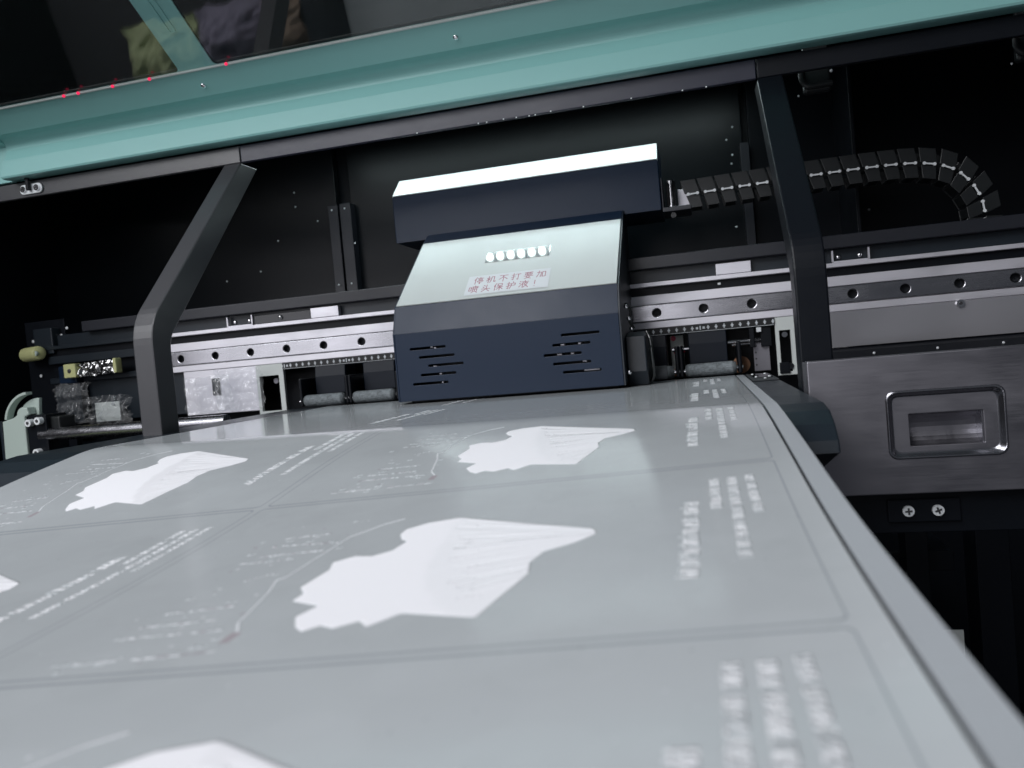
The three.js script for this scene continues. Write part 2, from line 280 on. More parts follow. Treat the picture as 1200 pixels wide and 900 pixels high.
// ---------------------------------------------------------------- pinch rollers
function pinch(x, label) {
  const t = thing('pinch_roller', label, 'roller', 'pinch rollers on the print bed');
  mesh('housing', prismX([[-0.03, -0.0305], [0.004, -0.0305], [0.006, -0.045], [0.006, -0.0700], [0.0, -0.0725], [-0.03, -0.0725]], x - 0.0255, x + 0.0225, 0.001), M.deepNavy, t);
  mesh('axle', cyl(0.0028, 0.078, 'x', x, -0.0785, 0.03, 12), M.chrome, t);
  const pts = [[0, -0.031], [0.0068, -0.031], [0.0082, -0.028], [0.0084, 0.026], [0.0070, 0.031], [0, 0.031]].map(p => V2(...p));
  mesh('roller_sleeve', new THREE.LatheGeometry(pts, 24).rotateZ(-Math.PI / 2).translate(x, -0.0782, 0.03), M.roller, t);
  for (const s of [-1, 1]) mesh('arm', box(x + s * 0.0355 - 0.0025, x + s * 0.0355 + 0.0025, -0.086, -0.046, -0.02, 0.034, 0.002), M.black, t);
  mesh('spring_rod', cyl(0.003, 0.024, 'x', x + 0.041, -0.0505, -0.012, 12), M.chrome, t);
  return t;
}
pinch(0.2503, 'grey pinch roller on the print bed beside the left white frame of the beam'.replace('left ', 'plastic wrapped '));
pinch(0.3264, 'grey pinch roller on the print bed beside a blue tag');
pinch(0.7069, 'grey pinch roller half hidden behind the side block of the carriage');
pinch(0.7830, 'grey pinch roller on the print bed between red spotted card and sheet edge');
{ const t = thing('blue_tag', 'small bright blue tag hanging under the ruler', 'tag'); mesh('card', [box(0.2860, 0.2965, -0.0385, -0.0315, -0.030, -0.029, 0), box(0.289, 0.2955, -0.068, -0.052, -0.030, -0.029, 0)], M.blueTag, t); }
{ const t = thing('spotted_card', 'white card with red spots behind the pinch rollers', 'card'); const c = mesh('card', box(0.7335, 0.7505, -0.076, -0.0320, -0.034, -0.033, 0), M.white, t); mesh('red_spot', [cyl(0.0035, 0.0006, 'z', 0.7375, -0.0355, -0.0325, 14), cyl(0.0034, 0.0006, 'z', 0.7405, -0.0545, -0.0325, 14), cyl(0.0028, 0.0006, 'z', 0.7490, -0.0535, -0.0325, 14)], M.red, c); mesh('brown_base', box(0.730, 0.752, -0.087, -0.0762, -0.036, -0.03), M.wood, c); }
{ const t = thing('brown_disc', 'small brown disc behind the pinch roller next to the sheet edge', 'disc'); mesh('disc', cyl(0.011, 0.004, 'z', 0.822, -0.077, -0.01, 24), M.wood, t); }
{ const t = thing('sensor_bracket', 'slotted dark steel sensor bracket behind the sheet edge', 'bracket'); mesh('plate', box(0.838, 0.8585, -0.0875, -0.0500, -0.014, -0.012), M.steel, t); mesh('slot_row', [0, 1, 2, 3].map(i => cyl(0.0012, 0.001, 'z', 0.841, -0.055 - i * 0.008, -0.0115, 8)), M.hole, t); mesh('rod', cyl(0.003, 0.05, 'x', 0.832, -0.047, -0.008, 12), M.chrome, t); mesh('block', box(0.834, 0.840, -0.056, -0.031, -0.01, 0.0), M.black, t); mesh('block', box(0.848, 0.861, -0.056, -0.0305, -0.012, -0.004), M.black, t); mesh('cap', box(0.843, 0.849, -0.037, -0.0310, -0.004, 0.001), M.pin, t); }

// ---------------------------------------------------------------- left end: rod, brackets, clips
{
  const t = thing('steel_rod', 'polished steel rod behind the bent grey pillar', 'rod');
  mesh('shaft', cyl(0.0095, 0.30, 'x', 0.0, -0.0935, 0.12, 24), M.rail, t);
  const b = mesh('end_block', box(-0.168, -0.1335, -0.1220, -0.0640, 0.09, 0.128, 0.0015), M.black, t);
  for (const [x, y] of [[-0.1575, -0.0745], [-0.1415, -0.0725], [-0.149, -0.117]]) { const s = mesh('bolt', cyl(0.0052, 0.008, 'z', x, y, 0.132, 18), M.pin, b); mesh('hex_socket', cyl(0.0024, 0.001, 'z', x, y, 0.1362, 6), M.hole, s); }
  mesh('clamp', box(-0.138, -0.118, -0.086, -0.0680, 0.09, 0.12, 0.003), M.plastic, b);
}
{
  const t = thing('white_bracket', 'pale white plastic bracket with curved top arm at the rod end', 'bracket');
  const s = new THREE.Shape(); s.moveTo(-0.208, -0.150); s.lineTo(-0.167, -0.142); s.lineTo(-0.166, -0.066); s.lineTo(-0.158, -0.062); s.lineTo(-0.160, -0.0525); s.absarc(-0.168, -0.062, 0.0105, 1.2, Math.PI, false); s.lineTo(-0.186, -0.066); s.lineTo(-0.205, -0.070); s.closePath();
  const p = mesh('plate', prismZ(s, 0.118, 0.132, 0.0015), M.pale, t);
  const arc = new THREE.Shape(); arc.absarc(-0.158, -0.076, 0.046, 1.65, 2.95, false); arc.absarc(-0.158, -0.076, 0.042, 2.95, 1.65, true); arc.closePath();
  mesh('curved_arm', prismZ(arc, 0.118, 0.130, 0.0008), M.pale, p);
  const q = new THREE.Shape(); q.absarc(-0.156, -0.076, 0.036, 1.45, 2.85, false); q.absarc(-0.156, -0.076, 0.012, 2.85, 1.45, true); q.closePath();
  mesh('cam', prismZ(q, 0.112, 0.1175, 0.0008), M.pale, p);
  mesh('side_face', box(-0.2135, -0.2085, -0.150, -0.069, 0.112, 0.130, 0.001), M.slate, p);
}
{
  const t = thing('end_plate', 'black end plate of the gantry with bright screw dots', 'plate');
  mesh('plate', box(-0.300, -0.222, -0.16, 0.0840, -0.03, -0.018), M.black, t);
  mesh('block', box(-0.2675, -0.231, 0.0280, 0.0700, -0.0178, 0.0, 0.002), M.slate, t);
  for (const [x, y] of [[-0.283, 0.052], [-0.227, 0.057], [-0.224, 0.050], [-0.215, 0.068], [-0.275, -0.005]]) mesh('screw', dot(x, y, -0.0150, 0.0026), M.pin, t);
  mesh('arm', box(-0.215, -0.182, -0.022, 0.006, -0.01, 0.012, 0.002), M.navy, t);
  mesh('drop_arm', box(-0.209, -0.180, -0.085, -0.0225, -0.01, 0.008, 0.001), M.slate, t);
}
{
  const t = thing('yellow_roller', 'small pale yellow plastic roller on the black end plate', 'roller');
  const pts = [[0, -0.024], [0.009, -0.024], [0.0115, -0.020], [0.0115, 0.020], [0.009, 0.024], [0, 0.024]].map(p => V2(...p));
  mesh('body', new THREE.LatheGeometry(pts, 20).rotateZ(-Math.PI / 2).rotateY(-0.35).translate(-0.266, 0.0305, 0.006), M.yellow, t);
  mesh('hub', cyl(0.004, 0.003, 'z', -0.246, 0.030, 0.020, 12), M.pale, t);
}
{
  const t = thing('foil_clip', 'crinkled silver foil held by pale yellow clips', 'clip');
  mesh('clip', box(-0.192, -0.1700, -0.0135, 0.008, 0.012, 0.026, 0.0015), M.yellow, t);
  mesh('clip', box(-0.101, -0.0955, -0.0120, 0.0105, 0.012, 0.026, 0.0015), M.yellow, t);
  mesh('screw', dot(-0.181, -0.0030, 0.026, 0.0035), M.hole, t);
  const g = new THREE.PlaneGeometry(0.070, 0.0205, 70, 20); const p = g.attributes.position;
  for (let i = 0; i < p.count; i++) p.setZ(i, 0.009 * (vnoise(p.getX(i) * 150 + 4, p.getY(i) * 190) - 0.5) + 0.002 * (vnoise(p.getX(i) * 380, p.getY(i) * 300 + 9) - 0.5));
  g.computeVertexNormals(); g.rotateZ(0.03).translate(-0.136, -0.0025, 0.020);
  const f = mesh('foil', g, M.mirror, t); f.material = M.mirror.clone(); f.material.roughness = 0.2; f.material.color = lin(0.5, 0.5, 0.5); f.material.side = THREE.DoubleSide;
  mesh('backing', box(-0.172, -0.0995, -0.0125, 0.0065, 0.008, 0.0115), M.black, t);
}
function crumple(x0, x1, y0, y1, z, amp, f, sd) {
  const g = new THREE.PlaneGeometry(x1 - x0, y1 - y0, 60, 50), p = g.attributes.position;
  for (let i = 0; i < p.count; i++) { const x = p.getX(i), y = p.getY(i); p.setXYZ(i, x + 0.004 * (vnoise(y * 90, sd) - 0.5), y + 0.003 * (vnoise(x * 90, sd + 3) - 0.5), amp * (Math.abs(vnoise(x * f + sd, y * f) - 0.5) + 0.5 * Math.abs(vnoise(x * f * 2.3, y * f * 1.7 + sd) - 0.5))); }
  g.computeVertexNormals(); return g.translate((x0 + x1) / 2, (y0 + y1) / 2, z);
}
{
  const t = thing('plastic_wrap', 'crumpled clear plastic wrap hanging over the steel cover beside the white frame', 'wrap');
  mesh('sheet', crumple(0.066, 0.146, -0.084, -0.0215, 0.012, 0.022, 70, 2), M.clear, t);
  mesh('sheet', crumple(0.010, 0.090, -0.086, -0.030, 0.008, 0.018, 60, 5), M.clear, t);
}
{
  const t = thing('plastic_wrap', 'torn clear plastic wrap around the dark arm under the foil clip', 'wrap');
  mesh('sheet', crumple(-0.212, -0.150, -0.085, -0.022, 0.018, 0.030, 90, 8), M.clear, t);
  mesh('sheet', crumple(-0.150, -0.075, -0.088, -0.046, 0.02, 0.030, 90, 12), M.clear, t);
  mesh('label', box(-0.157, -0.112, -0.086, -0.056, 0.006, 0.0075, 0), M.white, t);
}

// rags lying in the tray beside the bed, seen only as reflections in the lid window
function rag(name, label, mat, cx, cz, w, d, h, sd) {
  const t = thing(name, label, 'rag'); const g = new THREE.PlaneGeometry(w, d, 50, 40).rotateX(-Math.PI / 2), p = g.attributes.position;
  for (let i = 0; i < p.count; i++) { const x = p.getX(i), z = p.getZ(i), r = Math.hypot(x / w * 2, z / d * 2); p.setY(i, h * Math.max(0, 1 - r * r * 0.8) * (0.5 + 0.8 * vnoise(x * 40 + sd, z * 40)) + 0.012 * vnoise(x * 120, z * 120 + sd)); p.setX(i, x + 0.012 * (vnoise(z * 50, sd) - 0.5)); p.setZ(i, z + 0.012 * (vnoise(x * 50, sd + 7) - 0.5)); }
  g.computeVertexNormals(); mesh('cloth', g.translate(cx, -0.199, cz), mat, t);
}
const cloth = c => new THREE.MeshPhysicalMaterial({ color: c, roughness: 0.9, side: THREE.DoubleSide });
{ const t = thing('waste_tray', 'grey sheet metal tray beside the print bed', 'tray'); mesh('tray_floor', box(-0.35, 0.18, -0.204, -0.2, 0.16, 0.62), M.grey, t); mesh('tray_wall', box(-0.35, 0.18, -0.2, -0.16, 0.155, 0.16), M.grey, t); }
rag('purple_rag', 'crumpled purple rag in the grey tray', cloth(lin(0.26, 0.24, 0.32)), 0.01, 0.28, 0.14, 0.12, 0.05, 3);
rag('orange_rag', 'crumpled orange rag in the grey tray', cloth(lin(0.34, 0.26, 0.20)), 0.105, 0.28, 0.08, 0.10, 0.045, 11);
rag('yellow_rag', 'crumpled yellow green rag in the grey tray', cloth(lin(0.44, 0.50, 0.28)), -0.135, 0.27, 0.15, 0.13, 0.05, 17);

// ---------------------------------------------------------------- print bed
{
  const t = thing('print_bed', 'dark slate print bed with rounded front edge under the sheet', 'bed');
  const pf = [[0.03, -0.0886], [0.490, -0.0886], [0.515, -0.0915], [0.532, -0.0985], [0.544, -0.1075], [0.546, -0.1150], [0.455, -0.1400], [0.10, -0.1400], [0.03, -0.1250]];
  mesh('bed_plate', prismX(pf, 0.190, 0.8500, 0.0010), M.slate, t);
  const e = mesh('end_cover', box(0.8225, 0.8485, -0.0884, -0.0868, 0.06, 0.20, 0.0004), M.rubber, t);
  mesh('sensor_window', box(0.826, 0.846, -0.0867, -0.0862, 0.075, 0.16, 0), M.acrylic, e);
  for (const [x, z] of [[0.829, 0.085], [0.843, 0.085], [0.829, 0.15], [0.843, 0.15], [0.836, 0.185]]) mesh('screw', dot(x, 0, 0, 0.0016).rotateX(-Math.PI / 2).translate(0, 0, 0).translate(0, -0.0862, z), M.pin, e);
}

// ---------------------------------------------------------------- printed sheet
const ZR = [0, 0.49, 0.56, 0.6347, 0.735, 0.80, 0.861, 0.915, 1.3], YRr = [-0.087, -0.087, -0.0905, -0.0956, -0.1025, -0.1055, -0.107, -0.108, -0.112];
const TZ = [0, 0.49, 0.59, 0.665, 0.76, 0.86, 1.3], TT = [0, 0, 0.023, 0.0484, 0.064, 0.076, 0.09];
const lerpT = (X, Y, x) => { let i = 0; while (i < X.length - 2 && x > X[i + 1]) i++; return Y[i] + (Y[i + 1] - Y[i]) * (x - X[i]) / (X[i + 1] - X[i]); };
const filmY = (x, z) => { let s = 0; for (let k = -3; k <= 3; k++) { const q = z + k * 0.004 * (z > 0.53 ? 2.5 : 1); s += lerpT(ZR, YRr, q) - lerpT(TZ, TT, q) * (0.81 - x); } return s / 7; };
function sheet(x0, x1, z0, z1, nx, nz, thick, lift, curl) {
  const pos = [], uv = [], idx = [];
  const top = (i, j) => j * (nx + 1) + i, N = (nx + 1) * (nz + 1);
  for (const k of [0, 1]) for (let j = 0; j <= nz; j++) for (let i = 0; i <= nx; i++) {
    const x = x0 + (x1 - x0) * i / nx, z = z0 + (z1 - z0) * j / nz;
    pos.push(x, filmY(x, z) + lift + (curl ? curl(x, z) : 0) - k * thick, z); uv.push(i / nx, 1 - j / nz);
  }
  for (let j = 0; j < nz; j++) for (let i = 0; i < nx; i++) {
    const a = top(i, j), b = top(i + 1, j), c = top(i, j + 1), d = top(i + 1, j + 1);
    idx.push(a, c, b, b, c, d, N + a, N + b, N + c, N + b, N + d, N + c);
  }
  const g = new THREE.BufferGeometry(); g.setAttribute('position', new THREE.Float32BufferAttribute(pos, 3)); g.setAttribute('uv', new THREE.Float32BufferAttribute(uv, 2)); g.setIndex(idx); g.computeVertexNormals();
  const e = [];  // edge walls
  const wall = (i0, j0, i1, j1) => { const a = top(i0, j0), b = top(i1, j1); const q = k => new THREE.Vector3(pos[k * 3], pos[k * 3 + 1], pos[k * 3 + 2]); const A = q(a), B = q(b), Cc = q(N + a), D = q(N + b); e.push(A, Cc, B, B, Cc, D); };
  for (let j = 0; j < nz; j++) { wall(0, j + 1, 0, j); wall(nx, j, nx, j + 1); }
  for (let i = 0; i < nx; i++) { wall(i, 0, i + 1, 0); wall(i + 1, nz, i, nz); }
  const w = new THREE.BufferGeometry().setFromPoints(e); w.computeVertexNormals(); w.setAttribute('uv', new THREE.Float32BufferAttribute(new Float32Array(e.length * 2).fill(0.001), 2));
  return mergeGeometries([g.toNonIndexed(), w]);
}
const FX0 = 0.266, FX1 = 0.8100, FZ0 = 0.055, FZ1 = 1.2;
// print artwork, in metres of the sheet
const SIL = [[.6643, .7157], [.7287, .7507], [.7304, .7578], [.7239, .7659], [.7136, .7735], [.7108, .785], [.7128, .7964], [.7087, .8145], [.7048, .8324], [.6785, .8238], [.6708, .8329], [.6662, .8276], [.6593, .832], [.6533, .8287], [.6491, .8326], [.6447, .8285], [.6396, .8194], [.6432, .8105], [.6296, .8035], [.6301, .7965], [.6252, .7897], [.6279, .7719], [.625, .7628], [.6321, .7572], [.6403, .7594], [.6471, .7545], [.6494, .7438], [.6456, .7404], [.6421, .7329], [.6425, .7259], [.6506, .7192]];
const CURVE = [[.6239, .8281], [.6191, .8201], [.6168, .8089], [.6135, .7923], [.609, .7785], [.6114, .7763], [.6134, .7557], [.6166, .7297], [.627, .7153], [.6352, .7093]];
const ROWS = [[.5798, .8055, .6066, .8035], [.5783, .8171, .6081, .8159], [.5758, .8264, .6169, .8255], [.5681, .8454, .627, .8435], [.593, .7768, .6027, .7696], [.5763, .7539, .6021, .7529], [.5819, .7462, .612, .7452], [.5801, .7326, .6156, .7361], [.5813, .7232, .6041, .7212]];
const TEXT = [[.7632, .7680, .7277, .8160, 1], [.7728, .7768, .6934, .7405, 0], [.7803, .7842, .6934, .8003, 0], [.7880, .7914, .6915, .7499, 0]];
const RP = 0.1905;
function artwork(w, h, pass) {
  const c = document.createElement('canvas'); c.width = w; c.height = h; const g = c.getContext('2d');
  const X = x => (x - FX0) / (FX1 - FX0) * w, Y = z => (z - FZ0) / (FZ1 - FZ0) * h, sx = w / (FX1 - FX0), sy = h / (FZ1 - FZ0);
  const col = pass === 'color';
  g.fillStyle = col ? '#babfc2' : pass === 'rough' ? '#2e2e2e' : '#000'; g.fillRect(0, 0, w, h);
  const INK = col ? '#f6f6fa' : pass === 'rough' ? '#d8d8d8' : '#fff', LINE = col ? '#878d93' : null;
  seed = 99;
  if (col) for (let i = 0; i < 2600; i++) { g.fillStyle = rnd() > 0.5 ? 'rgba(255,255,255,0.012)' : 'rgba(110,115,125,0.014)'; const r = 4 + rnd() * 50; g.beginPath(); g.ellipse(rnd() * w, rnd() * h, r * 1.4, r * 0.6, 0, 0, 7); g.fill(); }
  if (col) for (let i = 0; i < 900; i++) { g.fillStyle = rnd() > 0.4 ? 'rgba(245,246,250,0.5)' : 'rgba(95,95,105,0.45)'; g.fillRect(rnd() * w, rnd() * h, 1 + rnd() * 1.6, 0.6 + rnd()); }
  for (let cx = 0; cx < 2; cx++) for (let cz = -3; cz < 3; cz++) {
    const ox = -0.2705 * cx, fz = RP * cz, oz = cz > 0 ? 0.181 + 0.19 * (cz - 1) : 0.195 * cz;
    g.globalAlpha = 0.8;
    if (LINE) {
      g.strokeStyle = LINE; g.lineWidth = 1.7; const x0 = X(.5365 + ox), x1 = X(.8020 + ox), y0 = Y(.6685 + fz), y1 = Y(.8545 + fz), r = 12;
      g.beginPath(); g.moveTo(x0 + r, y0); g.lineTo(x1 - r, y0); g.quadraticCurveTo(x1, y0, x1, y0 + r * .5); g.lineTo(x1, y1 - r * .5); g.quadraticCurveTo(x1, y1, x1 - r, y1); g.lineTo(x0 + r, y1); g.quadraticCurveTo(x0, y1, x0, y1 - r * .5); g.lineTo(x0, y0 + r * .5); g.quadraticCurveTo(x0, y0, x0 + r, y0); g.stroke();
    }
    if (cz > -2) {   // the artwork nearest the carriage is still missing
    g.globalAlpha = 1; // silhouette, corners softened
    g.fillStyle = INK; g.beginPath();
    const n = SIL.length, q = i => [X(SIL[(i + n) % n][0] + ox), Y(SIL[(i + n) % n][1] + oz)];
    for (let i = 0; i < n; i++) { const a = q(i - 1), b = q(i), d = q(i + 1), k = 0.92, p0 = [a[0] + (b[0] - a[0]) * k, a[1] + (b[1] - a[1]) * k], p1 = [b[0] + (d[0] - b[0]) * (1 - k), b[1] + (d[1] - b[1]) * (1 - k)]; i ? g.lineTo(...p0) : g.moveTo(...p0); g.quadraticCurveTo(b[0], b[1], p1[0], p1[1]); }
    g.closePath(); g.fill();
    if (!col) {   // wet streaked ink on one side of the silhouette
      g.save(); g.clip(); g.beginPath();
      [[.6643, .7150], [.7320, .7480], [.7320, .7600], [.7140, .8000], [.7048, .8330], [.7010, .8300], [.6950, .8290], [.6900, .8200], [.6860, .8190], [.6830, .8080], [.6780, .8050], [.6770, .7960], [.6730, .7920], [.6725, .7820], [.6690, .7780], [.6700, .7660], [.6665, .7600], [.6675, .7450], [.6650, .7350]].forEach((p, i) => i ? g.lineTo(X(p[0] + ox), Y(p[1] + oz)) : g.moveTo(X(p[0] + ox), Y(p[1] + oz)));
      g.closePath(); g.clip();
      if (pass === 'rough') { g.fillStyle = '#888888'; g.fillRect(0, 0, w, h); }
      for (let i = 0; i < 90; i++) { const v = 60 + rnd() * 190 | 0; g.strokeStyle = `rgba(${v},${v},${v},0.55)`; g.lineWidth = 1 + rnd() * 3.5; const t = rnd(), x = X(.662 + ox + t * .03 + rnd() * .012), y = Y(.722 + oz + t * .1), a = 0.35 - t * 1.0 + (rnd() - .5) * .25, L = 80 + rnd() * 220; g.beginPath(); g.moveTo(x, y); g.quadraticCurveTo(x + L * .5 * Math.cos(a), y + L * .3 * Math.sin(a) + (rnd() - .5) * 8, x + L * Math.cos(a), y + L * .5 * Math.sin(a)); g.stroke(); }
      g.restore();
    }
    g.globalAlpha = 0.7; g.strokeStyle = INK; g.lineWidth = 2.0; g.beginPath(); CURVE.forEach((p, i) => i ? g.lineTo(X(p[0] + ox), Y(p[1] + oz)) : g.moveTo(X(p[0] + ox), Y(p[1] + oz))); g.stroke();
    if (col) { g.fillStyle = '#a8999f'; g.fillRect(X(.6225 + ox), Y(.829 + oz), 0.0035 * sx, 0.008 * sy); }
    for (const [a, b, d, e] of ROWS) {
      const k = 14; for (let i = 0; i < k; i++) { if (rnd() < 0.25) continue; const t0 = i / k, t1 = (i + 0.6 + rnd() * 0.5) / k; g.strokeStyle = col && rnd() < 0.3 ? '#a39aa1' : INK; g.lineWidth = 1.2 + rnd() * 1.2; g.beginPath(); g.moveTo(X(a + (d - a) * t0 + ox), Y(b + (e - b) * t0 + oz)); g.lineTo(X(a + (d - a) * t1 + ox), Y(b + (e - b) * t1 + oz) + (rnd() - .5) * 2); g.stroke(); }
    }
    for (let i = 0; i < 26; i++) { g.fillStyle = col && rnd() < 0.4 ? '#a39aa1' : INK; g.fillRect(X(.568 + rnd() * .05 + ox), Y(.705 + rnd() * .145 + oz), 2 + rnd() * 6, 1 + rnd() * 2); }
    }
    g.globalAlpha = 0.92;
    // columns of small illegible letters running along the feed direction
    for (const [a, b, d, e, bold] of TEXT) {
      const x0 = X(a + ox), x1 = X(b + ox), step = (bold ? 0.0042 : 0.0031) * sy; let y = Y(d + oz), nextGap = 4;
      g.strokeStyle = INK; g.lineWidth = bold ? 2.1 : 1.5;
      while (y < Y(e + oz) - step) {
        if (--nextGap < 0) { nextGap = 3 + rnd() * 4 | 0; y += step * 0.9; continue; }
        const hh = step * 0.74, wob = x0 + (bold ? -rnd() * 5 : 0);
        const W = x1 - x0, pa = rnd() < .5 ? wob : x0 + W * rnd() * .7, pb = rnd() < .6 ? x1 : x1 - W * rnd() * .7; g.beginPath(); g.moveTo(pa, y); g.lineTo(x1, y); if (rnd() < .6) { g.moveTo(wob, y + hh); g.lineTo(pb, y + hh); } const m = x0 + (x1 - x0) * (rnd() < .5 ? 0.02 : rnd() < .5 ? .5 : .98); g.moveTo(m, y); g.lineTo(m, y + hh); if (rnd() < .4) { g.moveTo(x0, y); g.lineTo(x1, y + hh); } g.stroke();
        y += step;
      }
    }
  }
  const t = new THREE.CanvasTexture(c); t.anisotropy = 16; if (col) t.colorSpace = THREE.SRGBColorSpace; return t;
}
{
  const t = thing('printed_sheet', 'glossy grey transfer sheet printed with white silhouettes and small lettering', 'sheet');
  const mt = new THREE.MeshPhysicalMaterial({ map: artwork(2048, 2048, 'color'), roughness: 0.7, roughnessMap: artwork(1024, 1024, 'rough'), bumpMap: artwork(2048, 2048, 'bump'), bumpScale: 0.0005, ior: 1.5 });
  const curl = (x, z) => 0.0009 * Math.exp(-(((x - FX1) / 0.004) ** 2)) * Math.min(1, Math.max(0, (z - 0.5) * 6));
  mesh('film', sheet(FX0, FX1, FZ0, FZ1, 90, 290, 0.0012, 0, curl), mt, t);
  mesh('margin_strip', sheet(0.8119, 0.8203, FZ0 + 0.004, FZ1, 4, 240, 0.0012, -0.0002), new THREE.MeshPhysicalMaterial({ color: lin(0.46, 0.49, 0.52), roughness: 0.25, bumpMap: grain, bumpScale: 0.00003 }), t);
}

// ---------------------------------------------------------------- print carriage
{
  const t = thing('print_carriage', 'navy blue print head carriage with pale silver sloping panels', 'carriage');
  const x0 = 0.4180, x1 = 0.6865, zf = 0.165;
  // folded cover: front face with real vent slots
  const s = shape([[x0, -0.0835], [x1, -0.0835], [x1, -0.0020], [x0, -0.0020]]);
  const slot = (a, b, y) => s.holes.push(rrect(a, b, y - 0.00145, y + 0.00145, 0.0013, THREE.Path));
  for (const [a, b, y] of [[0.4362, 0.4810, -0.0215], [0.4469, 0.4911, -0.0322], [0.4575, 0.5012, -0.0428], [0.4471, 0.4912, -0.0533], [0.4362, 0.4805, -0.0636], [0.6198, 0.6637, -0.0212], [0.6089, 0.6525, -0.0320], [0.5980, 0.6418, -0.0428], [0.6080, 0.6516, -0.0534], [0.6187, 0.6627, -0.0637]]) slot(a, b, y);
  const cover = mesh('front_cover', prismZ(s, zf - 0.002, zf, 0.0004), M.navy, t);
  mesh('bevel', prismX([[zf, -0.0018], [0.1515, 0.0310], [0.1495, 0.0302], [zf - 0.002, -0.0022]], x0, x1), M.navy, cover);
  mesh('dark_backing', [box(x0 + 0.01, x1 - 0.01, -0.078, 0.0, 0.120, 0.122)], M.black, cover);  // black sheet stands in for the darkness behind the vent slots
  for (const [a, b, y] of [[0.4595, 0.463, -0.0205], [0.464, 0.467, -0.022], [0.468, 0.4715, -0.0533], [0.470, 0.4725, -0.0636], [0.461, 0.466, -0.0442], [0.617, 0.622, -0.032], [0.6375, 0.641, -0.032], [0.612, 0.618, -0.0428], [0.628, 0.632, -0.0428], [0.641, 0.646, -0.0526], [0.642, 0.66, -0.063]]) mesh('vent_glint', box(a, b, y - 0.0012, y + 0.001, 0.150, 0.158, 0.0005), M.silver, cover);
  // side cheeks
  const cheek = [[zf, -0.0835], [zf, -0.0020], [0.1510, 0.0308], [0.0300, 0.1208], [0.0040, 0.1372], [-0.03, 0.1372], [-0.03, 0.02], [0.012, 0.02], [0.012, -0.0835]];
  mesh('side_cheek', prismX(cheek, x0 - 0.0022, x0 - 0.0002, 0.0004), M.navy, t);
  mesh('side_cheek', prismX(cheek, x1 + 0.0002, x1 + 0.0022, 0.0004), M.slate, t);
  mesh('underside', box(x0 + 0.001, x1 - 0.001, -0.0815, -0.0790, 0.012, zf - 0.003), M.black, t);
  mesh('lower_gap_trim', box(x0 + 0.012, x1 - 0.006, -0.0850, -0.0816, 0.10, zf - 0.006, 0.001), M.black, t);
  // sloping silver panel + dark trim above it
  const slab = (za, ya, zb, yb, d0, d1) => { const L = Math.hypot(zb - za, yb - ya), off = d => [(yb - ya) / L * d, (za - zb) / L * d], a = off(d0), b = off(d1); return [[za + b[0], ya + b[1]], [zb + b[0], yb + b[1]], [zb + a[0], yb + a[1]], [za + a[0], ya + a[1]]]; };
  mesh('slope_base', prismX([[0.1510, 0.0312], [0.0300, 0.1212], [0.0040, 0.1376], [-0.002, 0.1376], [-0.002, 0.134], [0.028, 0.116], [0.148, 0.029]], x0, x1), M.navy, t);
  const pan = mesh('sloping_panel', prismX(slab(0.1508, 0.0314, 0.0300, 0.1212, 0.0003, 0.0015), x0 + 0.0004, x1 - 0.0004, 0.0003), M.plateMetal, t, 'pale silver sloping panel with mirror badge and red lettered note');
  // things stuck on the panel, placed in panel coordinates (x, distance up the slope)
  const su = Math.hypot(0.1208, 0.0898), du = [-0.1208 / su, 0.0898 / su];
  const ang = -Math.atan2(0.1208, 0.0898);
  const onPanel = (geo, xc, u, d) => geo.rotateX(ang).translate(xc, 0.0314 + du[1] * u - du[0] * d, 0.1508 + du[0] * u + du[1] * d);
  mesh('mirror_badge', onPanel(extr(rrect(-0.0415, 0.0415, -0.0125, 0.0125, 0.001), 0.0004).translate(0, 0, 0), 0.5590, 0.0910, 0.0015), M.mirror, pan);
  // note with hand-drawn characters
  const c = document.createElement('canvas'); c.width = 768; c.height = 256; const g = c.getContext('2d');
  g.fillStyle = '#d6dade'; g.fillRect(0, 0, 768, 256); g.strokeStyle = '#8f2846'; g.lineCap = 'round'; g.lineJoin = 'round'; g.lineWidth = 6.5;
  const ren = [[2.5, 0, .5, 4], [1.5, 2.5, 1.5, 10]], shou = [[.5, 2.5, 4, 2.5], [2.3, 0, 2.3, 9.5, 1, 8.8], [.3, 6.3, 4, 5]], bx = (a, b, d, e) => [a, b, d, b, d, e, a, e, a, b];
